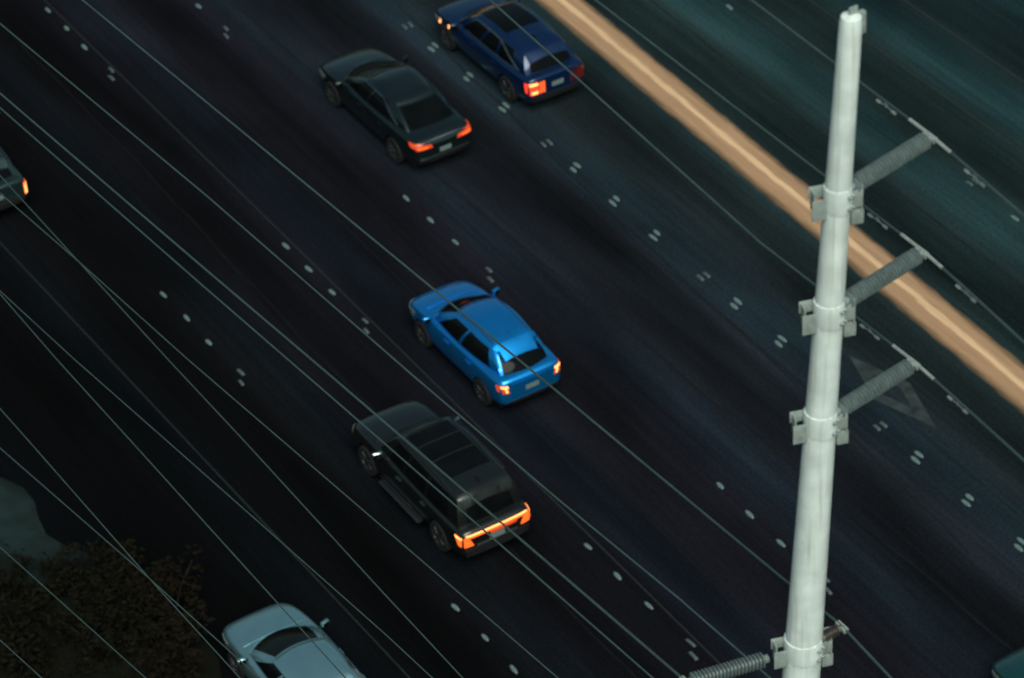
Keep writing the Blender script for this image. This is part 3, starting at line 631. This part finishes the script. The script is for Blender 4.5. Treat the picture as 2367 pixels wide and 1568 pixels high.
def crossover(name, loc, label, cat, P, lit='big'):
    L_ = 4.85
    st = [(0.0, .80, .44, .62, .96, 1.07, .02), (.06, .90, .37, .62, 1.02, 1.13, .02), (.28, .945, .31, .64, 1.04, 1.13, .02), (1.0, .955, .28, .64, 1.02, 1.09, .02), (2.2, .96, .27, .64, 1.01, 1.08, .02), (3.3, .96, .28, .64, 1.0, 1.07, .03),
          (3.75, .95, .28, .62, .97, 1.06, .05), (4.3, .92, .30, .60, .90, .99, .055), (4.6, .86, .32, .56, .82, .90, .05), (4.78, .76, .36, .52, .72, .79, .03), (4.85, .62, .40, .50, .64, .68, .01)]
    sp = dict(L=L_, w=.96, stations=st, axles=(1.02, 3.95), wr=.37, paint=P, spokes=8,
        gh=dict(bf=3.80, br=.20, bw=(.80, .885, .78), bbow=(.30, .10), tf=2.95, tr=.52, tw=(.64, .70, .62), tbow=(.14, .06), roof_z=[(.3, 1.56), (1.0, 1.63), (2.0, 1.67), (2.8, 1.62), (3.1, 1.56)],
                belt_z=[(0, 1.12), (1.2, 1.08), (3.6, 1.06)], crown=.045, bulge=.035, wins=[(0.04, .36), (.40, .66), (.69, .93)], rp=(33, 38)))
    c = Car(name, loc, label, cat, sp)
    if lit == 'big':
        for sx in (-1, 1):
            f = lambda q: [(sx*a, b) for a, b in q]
            mt, mc = (M['lit_red'], M['lit_core']) if sx < 0 else (M['lamp_red_off'], M['lamp_red_off'])
            t = c.patch('tail_light', f([(.58, .66), (.84, .66), (.85, 1.02), (.60, 1.02)]), 'rear', mt, off=.014, nu=6, nv=6)
            c.patch('lamp_core', f([(.60, .94), (.84, .94), (.84, 1.01), (.62, 1.01)]), 'rear', mc, off=.02, nu=5, nv=2, parent=t)
            c.patch('lamp_core', f([(.62, .69), (.80, .69), (.80, .76), (.62, .76)]), 'rear', mc, off=.02, nu=5, nv=2, parent=t)
            for a0 in (.40, .49): c.patch('lamp_strip', f([(a0, .66), (a0+.05, .66), (a0+.055, 1.0), (a0+.005, 1.0)]), 'rear', mt if sx > 0 else M['lit_orange'], off=.014, nu=1, nv=6, parent=t)
        c.patch('tail_light', [(.09, .72), (.14, .74), (.20, 1.0), (.09, 1.0)], 'left', M['lit_red'], off=.012, nu=4, nv=4)
    else:
        for sx in (-1, 1):
            f = lambda q: [(sx*a, b) for a, b in q]
            t = c.patch('tail_light', f([(.80, .62), (.90, .62), (.90, .98), (.80, .98)]), 'rear', M['lit_orange'], off=.014, nu=3, nv=6)
            c.patch('lamp_core', f([(.82, .64), (.88, .64), (.88, .96), (.82, .96)]), 'rear', M['lit_core'], off=.02, nu=1, nv=5, parent=t)
        c.patch('tailgate_trim', [(-.70, 1.03), (.70, 1.03), (.70, 1.05), (-.70, 1.05)], 'rear', M['rim'], off=.012, nu=12, nv=1)
        c.patch('tailgate_trim', [(-.70, .66), (.70, .66), (.70, .68), (-.70, .68)], 'rear', M['rim'], off=.012, nu=12, nv=1)
    c.patch('number_plate', [(-.18, .74), (.18, .74), (.18, .87), (-.18, .87)], 'rear', M['plate'], off=.012, nu=3, nv=2)
    c.patch('rear_bumper', [(-.78, .42), (.78, .42), (.80, .58), (-.80, .58)], 'rear', M['black_plastic'], off=.025, nu=12, nv=2)
    c.patch('hood', [(-.62, 4.58), (.62, 4.58), (.78, 3.78), (-.78, 3.78)], 'top', P, off=.008, nu=12, nv=8, depth=.004)
    c.patch('grille', [(-.48, .46), (.48, .46), (.50, .74), (-.50, .74)], 'front', M['black_plastic'], off=.012, nu=8, nv=3)
    for ax in ('left', 'right'): c.patch('headlight', [(4.30, .72), (4.66, .66), (4.62, .76), (4.22, .84)], ax, M['lamp_clear'], off=.012, nu=6, nv=3)
    c.doors([(1.46, 2.36), (2.41, 3.42)], .40, 1.02, 1.03, .92)
    c.mirrors(3.36, 1.10, .92, P, (.11, .05, .08))
    c.patch('sunroof', [(-.50, 2.78), (.50, 2.78), (.52, 1.55), (-.52, 1.55)], 'top', M['glass'], off=.007, nu=10, nv=10, depth=.004)
    c.patch('roof_spoiler', [(-.58, .40), (.58, .40), (.60, .60), (-.60, .60)], 'top', P, off=.03, nu=12, nv=3)
    a = MB(); a.add([(-.02, -.09, 0), (.02, -.09, 0), (.02, .12, 0), (-.02, .12, 0), (0, -.07, .08), (0, -.04, .085)], [(0, 1, 5, 4), (1, 2, 5), (2, 3, 5), (3, 0, 4), (3, 4, 5)])
    fo = a.build('roof_antenna', M['black_plastic'], c.root); fo.location = (0, 1.05-c.Lh, 1.665)
    b0, c0 = c.wb
    for sx in (-1, 1):
        pts = []
        for i in range(b0, c0+2):
            t = (i-b0)/(c0+1-b0); p = c.pt(i, .93 if t < .6 else lerp(.93, .05, ((t-.6)/.4)**1.4), -.008); pts.append((p.x*sx, p.y, p.z))
        MB().tube(pts, .011, 6).build('window_trim', M['chrome'], c.root)
        pts = []
        for i in range(b0, c0+1): p = c.pt(i, .05, -.008); pts.append((p.x*sx, p.y, p.z))
        MB().tube(pts, .007, 6).build('window_trim', M['chrome'], c.root)
    return c

SUV = suv(); HATCH = hatch()
SED = sedan('sedan', (8.88, 3.36, 0), 'black sedan with dim orange tail lights and a thin bright spoiler edge', M['paint_dark']); SED.root.scale = (1.07, 1.18, 1.13)
DEEP = crossover('crossover_car', (13.0, 3.95, 0), 'deep blue crossover with one bright red tail light, at the top edge', 'car', M['paint_deep']); DEEP.root.scale = (1.05, 1.12, 1.05)
for sx in (-1,):
    DEEP.patch('side_marker', [(4.22, .70), (4.30, .70), (4.30, .82), (4.22, .82)], 'left', M['lit_core'], off=.012, nu=2, nv=2)
    MB().box((-1.15, 3.36-DEEP.Lh+.05, 1.11), (.012, .012, .055), .004).build('mirror_signal', M['lit_core'], DEEP.root)
SIL = sedan('sedan', (-4.35, -15.35, 0), 'silver-blue sedan cut off by the bottom edge of the frame', M['paint_silver'], lit=False); SIL.root.scale = (1.06, 1.06, 1.04)
LEFT = crossover('suv', (-2.18, 7.85, 0), 'grey SUV at the left edge with one bright vertical tail light', 'SUV', M['paint_grey'], lit='vertical')
BR = sedan('sedan', (8.95, -26.0, 0), 'dark teal car whose front corner enters at the bottom right', simple('teal_paint', (.01, .06, .07), .3, .4, 1, var=.05), lit=False)

# ------------------------------------------------------------------ tall pole with post insulators
M['pole'] = simple('white_pole_paint', (.74, .83, .83), .6, 0, 0, var=.2, scale=3.2, bump=.05)
def streaks():
    m = M['pole']; t = m.node_tree; p = t.nodes['Principled BSDF']; N = t.nodes.new
    tc = N('ShaderNodeTexCoord'); mp = N('ShaderNodeMapping'); mp.inputs['Scale'].default_value = (14, 14, .7); L(t, tc.outputs['Object'], mp.inputs[0])
    n = N('ShaderNodeTexNoise'); n.inputs['Scale'].default_value = 1.2; n.inputs['Detail'].default_value = 6; L(t, mp.outputs[0], n.inputs['Vector'])
    mr = N('ShaderNodeMapRange'); mr.inputs[1].default_value = .52; mr.inputs[2].default_value = .72; mr.inputs[3].default_value = 0; mr.inputs[4].default_value = .55; L(t, n.outputs[0], mr.inputs[0])
    mx = N('ShaderNodeMix'); mx.data_type = 'RGBA'; mx.inputs[7].default_value = (.42, .44, .38, 1)
    old = p.inputs['Base Color'].links[0].from_socket; L(t, old, mx.inputs[6]); L(t, mr.outputs[0], mx.inputs[0]); L(t, mx.outputs[2], p.inputs['Base Color'])
streaks()
M['galv'] = simple('galvanised_bracket', (.34, .40, .39), .5, .2, 0, var=.25, scale=10)
M['ins'] = simple('insulator_polymer', (.20, .26, .27), .5, var=.3, scale=12)
M['ins_brown'] = simple('insulator_brown', (.10, .085, .085), .45, var=.3, scale=12)
M['wire'] = simple('conductor_aluminium', (.050, .085, .088), .5, .2, var=.2, scale=4)
def at_h(x, y, d):
    r = ray_at(x, y); t = d/math.hypot(r.x, r.y); return EYE+r*t
PD = 26.0
ptop = at_h(1968, 34, PD); pbot = at_h(1851, 1568, PD)
ax = (pbot-ptop).normalized(); tz = (-.1-ptop.z)/ax.z
def pole_c(z): return ptop + ax*((z-ptop.z)/ax.z)
def prad(z): return lerp(.112, .215, (ptop.z-z)/8.8)
base = pole_c(-.1)
pole = thing('utility_pole', base, 'tall tapered white utility pole with brackets and ribbed insulators, right of centre', 'utility pole')
def rel(p): return Vector(p)-base
zs = [ptop.z-.0, ptop.z-.02, ptop.z-.08, ptop.z-1, ptop.z-3, ptop.z-6, ptop.z-9, ptop.z-13, 8, -.1]
mb = MB(); prof = []
Lp = (ptop-base).length
for z in zs:
    t = (pole_c(z)-ptop).length; r = prad(z) if z > ptop.z-13 else lerp(prad(ptop.z-13), .36, (ptop.z-13-z)/(ptop.z-13))
    if z == zs[0]: r *= .55
    if z == zs[1]: r *= .9
    prof.append((t, r))
mb.lathe(rel(ptop), rel(base), prof, 12); mb.build('shaft', M['pole'], pole, 50)
# cap plates and eye bolt at the top
MB().box(rel(ptop+Vector((.02, 0, .03))), (.05, .012, .05), .004).build('cap_plate', M['galv'], pole)
side = Vector((.93, .36, 0)).normalized(); fwdv = Vector((-.36, .93, 0))
tb = MB(); tb.box(rel(ptop+side*.19+Vector((0, 0, -.18))), (.035, .03, .12), .008); tb.lathe(rel(ptop+side*.10+Vector((0, 0, -.14))), rel(ptop+side*.25+Vector((0, 0, -.14))), [(0, .015), (.15, .015)], 8)
tb.build('top_bolt', M['galv'], pole)
def closest_on_ray_to_pole(x, y):
    d = ray_at(x, y).normalized(); w0 = EYE-ptop; a = 1; b = d.dot(ax); c = 1; dd = d.dot(w0); e = ax.dot(w0)
    t = (b*e-c*dd)/(a*c-b*b); return EYE+d*t
def bracket(z, s_=1):
    c = pole_c(z); r = prad(z); b = rel(c)
    MB().lathe(b-ax*-.0+Vector((0, 0, .12)), b+Vector((0, 0, -.16)), [(0, r+.006), (.05, r+.012), (.23, r+.012), (.28, r+.006)], 16).build('band', M['pole'], pole)
    # insulator seat on the right: two cheeks, a face plate and a lower box
    q = Vector((.95, -.31, 0)).normalized(); w = Vector((.31, .95, 0)).normalized(); Rm = Matrix.Rotation(math.atan2(q.y, q.x), 3, 'Z')
    m = MB()
    m.box(b+q*(r+.05)+w*.055+Vector((0, 0, -.02)), (.07, .008, .15), .003, Rm); m.box(b+q*(r+.05)-w*.055+Vector((0, 0, -.04)), (.06, .008, .10), .003, Rm)
    m.box(b+q*(r+.10)+Vector((0, 0, -.05)), (.010, .06, .16), .003, Rm)
    m.box(b+q*(r+.06)+Vector((0, 0, -.27)), (.065, .06, .085), .012, Rm)
    m.build('insulator_seat', M['galv'], pole)
    m = MB()                        # empty channel bracket on the left
    m.box(b-q*(r+.06)+w*.06+Vector((0, 0, .05)), (.09, .007, .07), .003, Rm)
    m.box(b-q*(r+.12)+Vector((0, 0, -.02)), (.008, .06, .12), .003, Rm)
    m.box(b-q*(r+.06)-w*.06+Vector((0, 0, -.10)), (.09, .007, .12), .003, Rm)
    m.build('channel_bracket', M['galv'], pole)
    for sg in (1, -1):
        for dz in (.05, -.09):
            bb = MB(); bb.lathe(b+side*sg*(r*.2)-fwdv*(r*.9)+Vector((0, 0, dz)), b+side*sg*(r*.2)-fwdv*(r+.05)+Vector((0, 0, dz)), [(0, .018), (r*.1+.05, .018)], 6)
            bb.build('bolt', M['galv'], pole)
def insulator(bx, by, tx, ty, label, mat=None, dz=.03, n=26, rs=.095):
    B_ = closest_on_ray_to_pole(bx, by); T_ = on_z(tx, ty, B_.z+dz)
    v = (T_-B_); l = v.length; prof = [(0, .05), (.05, .05), (.05, .028)]
    n = max(6, int(l/.05))
    for k in range(n):
        t = .06+(l-.12)*k/n; h = (l-.12)/n
        prof += [(t, .028), (t+h*.25, .03), (t+h*.36, rs), (t+h*.46, rs*.98), (t+h*.62, .03)]
    prof += [(l-.06, .028), (l-.06, .04), (l, .04)]
    o = thing('insulator', B_, label, 'insulator', 'ribbed post insulators on the white pole')
    MB().lathe((0, 0, 0), v, prof, 18).build('ribbed_rod', mat or M['ins'], o, 25)
    cl = MB().box(v, (.03, .09, .03), .01); cl.build('wire_clamp', M['galv'], o)
    return T_
TIPS = []
for bx, by, tx, ty, bz, lab in ((1960, 436, 2150, 318, 452, 'ribbed grey insulator highest on the white pole, pointing right'), (1948, 700, 2131, 584, 716, 'ribbed grey insulator second from the pole top, in front of the yellow stripe'),
                            (1928, 955, 2112, 841, 970, 'ribbed grey insulator third from the pole top, pointing right below the yellow stripe')):
    c0 = closest_on_ray_to_pole(1920, bz); bracket(c0.z); TIPS.append(insulator(bx, by, tx, ty, lab))
c0 = closest_on_ray_to_pole(1850, 1490); bracket(c0.z)
T4 = insulator(1895, 1478, 1946, 1450, 'short brown insulator low on the right side of the white pole', M['ins_brown'], rs=.07)
T5 = insulator(1775, 1522, 1585, 1578, 'ribbed grey insulator at the bottom edge, pointing left from the pole')

# ------------------------------------------------------------------ overhead wires
def wire(pts, z, label, r=.015, ext=70, hw=None, jit=True, group='overhead wires crossing above the motorway'):
    P = [p if isinstance(p, Vector) else on_z(p[0], p[1], z) for p in pts]
    a = (P[0]-P[1]).normalized(); b = (P[-1]-P[-2]).normalized()
    Q = []
    for k in (1, .75, .5, .25): Q.append(P[0]+a*ext*k+Vector((0, 0, 1.2*(k*k)-.0*k)))
    Q += P
    for k in (.25, .5, .75, 1): Q.append(P[-1]+b*ext*k+Vector((0, 0, 1.2*(k*k))))
    o = MB().tube(Q, r, 6).build('overhead_wire', M['wire'])
    return tag(o, label, 'wire', group), P
def damper(P, i, dist, w):
    t = P[i]; q = P[i+dist[0]]; d = (q-t).normalized(); c = t+d*dist[1]
    m = MB(); m.box(c+Vector((0, 0, -.03)), (.013, .015, .03), .004)
    m.tube([c-d*.12+Vector((0, 0, -.06)), c+Vector((0, 0, -.05)), c+d*.12+Vector((0, 0, -.06))], .007, 6)
    for sg in (-1, 1): m.lathe(c+d*sg*.09+Vector((0, 0, -.06)), c+d*sg*.16+Vector((0, 0, -.06)), [(0, .012), (.02, .019), (.07, .016)], 8)
    m.build('vibration_damper', M['galv'], w)
W3 = [([(1720, -12), (1926, 144)], [(2240, 389), (2367, 500)], 'wire held by the topmost insulator, right of the yellow stripe'),
      ([(1376, 0), (1757, 293)], [(2217, 654), (2367, 792)], 'wire held by the second insulator, running just right of the yellow stripe'),
      ([(1132, 0), (1757, 561)], [(2194, 908), (2367, 1065)], 'wire held by the third insulator, running left of the yellow stripe')]
for (pre, post, lab), T in zip(W3, TIPS):
    w_, P = wire([*[on_z(*p, T.z) for p in pre], T+Vector((0, 0, .03)), *[on_z(*p, T.z) for p in post]], T.z, lab)
    damper(P, 2, (-1, .75), w_); damper(P, 2, (1, .75), w_)
    # armour rods around the clamp
    d1 = (P[1]-P[2]).normalized(); d2 = (P[3]-P[2]).normalized()
    MB().tube([P[2]+d1*.35, P[2], P[2]+d2*.35], .019, 6).build('armour_rod', M['galv'], w_)
wire([(190, 0), (1000, 667), (1804, 1333), T4+Vector((0, 0, .02)), on_z(2060, 1568, T4.z)], T4.z, 'wire passing over the roof of the bright blue hatchback')
wire([(72-50, 277-42), (462, 612), (777, 880), (1145, 1197), T5+Vector((0, 0, .02))], T5.z, 'wire passing over the roof of the black SUV, upper of the close pair')
wire([(0, 55), (480, 455), (955, 869), (1294, 1158), (1572, 1386), (1780, 1568)], 21, 'wire running between the black SUV and the bright blue hatchback')
wire([(31, 277), (462, 655), (777, 928), (1218, 1313), (1500, 1560)], 20, 'wire along the left side of the black SUV, lower of the close pair')
wire([(0, 447), (184, 607), (435, 832), (777, 1126), (994, 1313), (1290, 1568)], 18, 'wire fanning out right of the crossing at the left, towards the bottom centre', .012)
wire([(-4, 402), (389, 832), (562, 1017), (888, 1373), (1070, 1568)], 17, 'steeper wire that starts on the tail light of the left edge SUV', .012)
wire([(0, 673), (173, 832), (383, 1017), (888, 1464), (1000, 1568)], 16.5, 'wire passing just right of the silver-blue sedan', .011)
wire([(0, 680), (132, 832), (300, 1017), (799, 1568)], 16, 'wire crossing the hood and roof of the silver-blue sedan', .012)
wire([(0, 945), (64, 1017), (367, 1362), (555, 1568)], 15.5, 'steeper of the two wires crossing left of the silver-blue sedan', .011)
wire([(0, 1036), (330, 1324), (600, 1568)], 15, 'flatter of the two wires crossing left of the silver-blue sedan', .011)
wire([(0, 1265), (337, 1568)], 14.5, 'greenish wire above the dark shrubs in the lower left', .010)
wire([(0, 1480), (97, 1568)], 14, 'wire cutting the bottom left corner of the frame', .010)

# ------------------------------------------------------------------ verge: slope, pale patch and dark shrubs
def verge():
    bm = bmesh.new(); nx, ny = 60, 160; g = []
    edge = lambda y: -5.9 - .35*math.sin(y*.6) - .25*math.sin(y*1.7+1) - (0 if y < -8 else min((y+8)*.28, 3.0))
    for j in range(ny+1):
        y = -70+ (100)*j/ny; row = []
        for i in range(nx+1):
            t = i/nx; x = edge(y)-t*t*45; h = .015+ .55*(1-math.exp(-(t*t*45)/2.5))*1.0 + .12*math.sin(x*1.3+y*.7)*min(1, t*6) + rnd.uniform(-.03, .03)*min(1, t*8)
            row.append(bm.verts.new((x, y, h)))
        g.append(row)
    for j in range(ny):
        for i in range(nx): bm.faces.new((g[j][i], g[j+1][i], g[j+1][i+1], g[j][i+1]))
    bmesh.ops.recalc_face_normals(bm, faces=bm.faces[:])
    me = bpy.data.meshes.new('verge'); bm.to_mesh(me); bm.free(); me.materials.append(M['soil']); me.polygons.foreach_set('use_smooth', [True]*len(me.polygons))
    o = bpy.data.objects.new('verge', me); C.objects.link(o); return tag(o, kind='structure')
verge()
def verge_mat():
    m, t, p = new_mat('verge_soil'); N = t.nodes.new; c = on_z(5, 1190, .2)
    geo = N('ShaderNodeNewGeometry'); mp = N('ShaderNodeMapping'); mp.inputs['Location'].default_value = (-c.x*.55, -c.y*.26, 0); mp.inputs['Scale'].default_value = (.55, .26, .0)
    L(t, geo.outputs['Position'], mp.inputs[0]); ln = N('ShaderNodeVectorMath'); ln.operation = 'LENGTH'; L(t, mp.outputs[0], ln.inputs[0])
    n = N('ShaderNodeTexNoise'); n.inputs['Scale'].default_value = 1.4; n.inputs['Detail'].default_value = 7; L(t, geo.outputs['Position'], n.inputs['Vector'])
    a = N('ShaderNodeMath'); a.operation = 'MULTIPLY_ADD'; a.inputs[1].default_value = -1.6; a.inputs[2].default_value = .8; L(t, n.outputs[0], a.inputs[0])
    b = N('ShaderNodeMath'); b.operation = 'ADD'; L(t, a.outputs[0], b.inputs[0]); L(t, ln.outputs[1], b.inputs[1])
    mr = N('ShaderNodeMapRange'); mr.inputs[1].default_value = .0; mr.inputs[2].default_value = 1.0; mr.inputs[3].default_value = 1; mr.inputs[4].default_value = 0; L(t, b.outputs[0], mr.inputs[0])
    mx = N('ShaderNodeMix'); mx.data_type = 'RGBA'; mx.inputs[6].default_value = (.005, .0055, .0035, 1); mx.inputs[7].default_value = (.014, .029, .031, 1)
    L(t, mr.outputs[0], mx.inputs[0]); L(t, mx.outputs[2], p.inputs['Base Color']); p.inputs['Roughness'].default_value = .95; p.inputs['Specular IOR Level'].default_value = .1
    return m
bpy.data.objects['verge'].data.materials[0] = verge_mat()
M['leaf'] = simple('dry_olive_leaf', (.0045, .0045, .0018), .8, var=.6, scale=1.5, spec=.1)
M['leaf_rust'] = simple('rusty_leaf', (.007, .0045, .002), .8, var=.6, scale=1.5, spec=.1)
M['twig'] = simple('shrub_twig', (.008, .006, .004), .9)
def shrub(x, y, r, h, mat, label):
    o = thing('shrub', (x, y, .3), label, 'shrub', 'dark shrubs on the verge')
    fol = MB(); k = int(900*r)
    cl = [(rnd.gauss(0, r*.45), rnd.gauss(0, r*.45), rnd.uniform(.15, 1)*h, rnd.uniform(.2, .42)*r) for _ in range(16)]
    for _ in range(k):
        cx, cy, cz, cr = rnd.choice(cl); d = Vector((rnd.gauss(0, 1), rnd.gauss(0, 1), rnd.gauss(0, 1))).normalized()*cr*rnd.uniform(.5, 1)
        p = Vector((cx, cy, cz))+d; p.z = max(p.z, 0.02)
        a = Vector((rnd.gauss(0, 1), rnd.gauss(0, 1), rnd.gauss(0, .6))).normalized(); b = a.orthogonal().normalized(); s_ = rnd.uniform(.05, .11)
        fol.add([p-a*s_, p-b*s_*.45, p+a*s_, p+b*s_*.45], [(0, 1, 2, 3)])
    mesh_obj('foliage', fol.v, fol.f, mat, o, False)
    st = MB()
    for cx, cy, cz, cr in cl[:9]: st.tube([(cx*.1, cy*.1, -.3), (cx*.5, cy*.5, cz*.5), (cx, cy, cz)], [.03, .02, .008], 5)
    st.build('stem', M['twig'], o)
labs = ['rust brown shrub nearest the road in the lower left corner', 'olive shrub at the lower left beside the pale bare patch', 'dark olive shrub at the very bottom left', 'low olive shrub between the pale patch and the crossing wires', 'dark shrub on the left frame edge', 'brown shrub beside the bottom frame edge', 'low dark shrub in the middle of the lower left verge', 'wide olive shrub left of the rust brown shrub']
spots = [(390, 1400, 1.0, .9, 'leaf_rust'), (190, 1360, 1.0, .9, 'leaf'), (60, 1520, 1.2, 1.1, 'leaf'), (280, 1330, .8, .7, 'leaf'), (20, 1400, 1.0, 1.0, 'leaf'), (420, 1520, .9, .8, 'leaf_rust'), (230, 1480, 1.1, .9, 'leaf'), (320, 1450, 1.1, .8, 'leaf')]
for (px_, py_, r_, h_, m_), lb in zip(spots, labs):
    p = on_z(px_, py_, .5); shrub(p.x, p.y, r_, h_, M[m_], lb)
def cover():
    f = MB()
    for _ in range(9000):
        y = rnd.uniform(-24, 2); x = -6.6-abs(rnd.gauss(0, 2.6)); p = Vector((x, y, rnd.uniform(.1, .62)))
        if y > -8 and x > -7.5-(y+8)*.3: continue
        a = Vector((rnd.gauss(0, 1), rnd.gauss(0, 1), rnd.gauss(0, 1.4))).normalized(); b = a.orthogonal().normalized(); s_ = rnd.uniform(.04, .12)
        f.add([p-a*s_, p-b*s_*.3, p+a*s_, p+b*s_*.3], [(0, 1, 2, 3)])
    return tag(mesh_obj('ground_cover', f.v, f.f, M['leaf'], None, False), 'dry dark undergrowth covering the verge in the lower left', 'undergrowth', None, 'stuff')
cover()
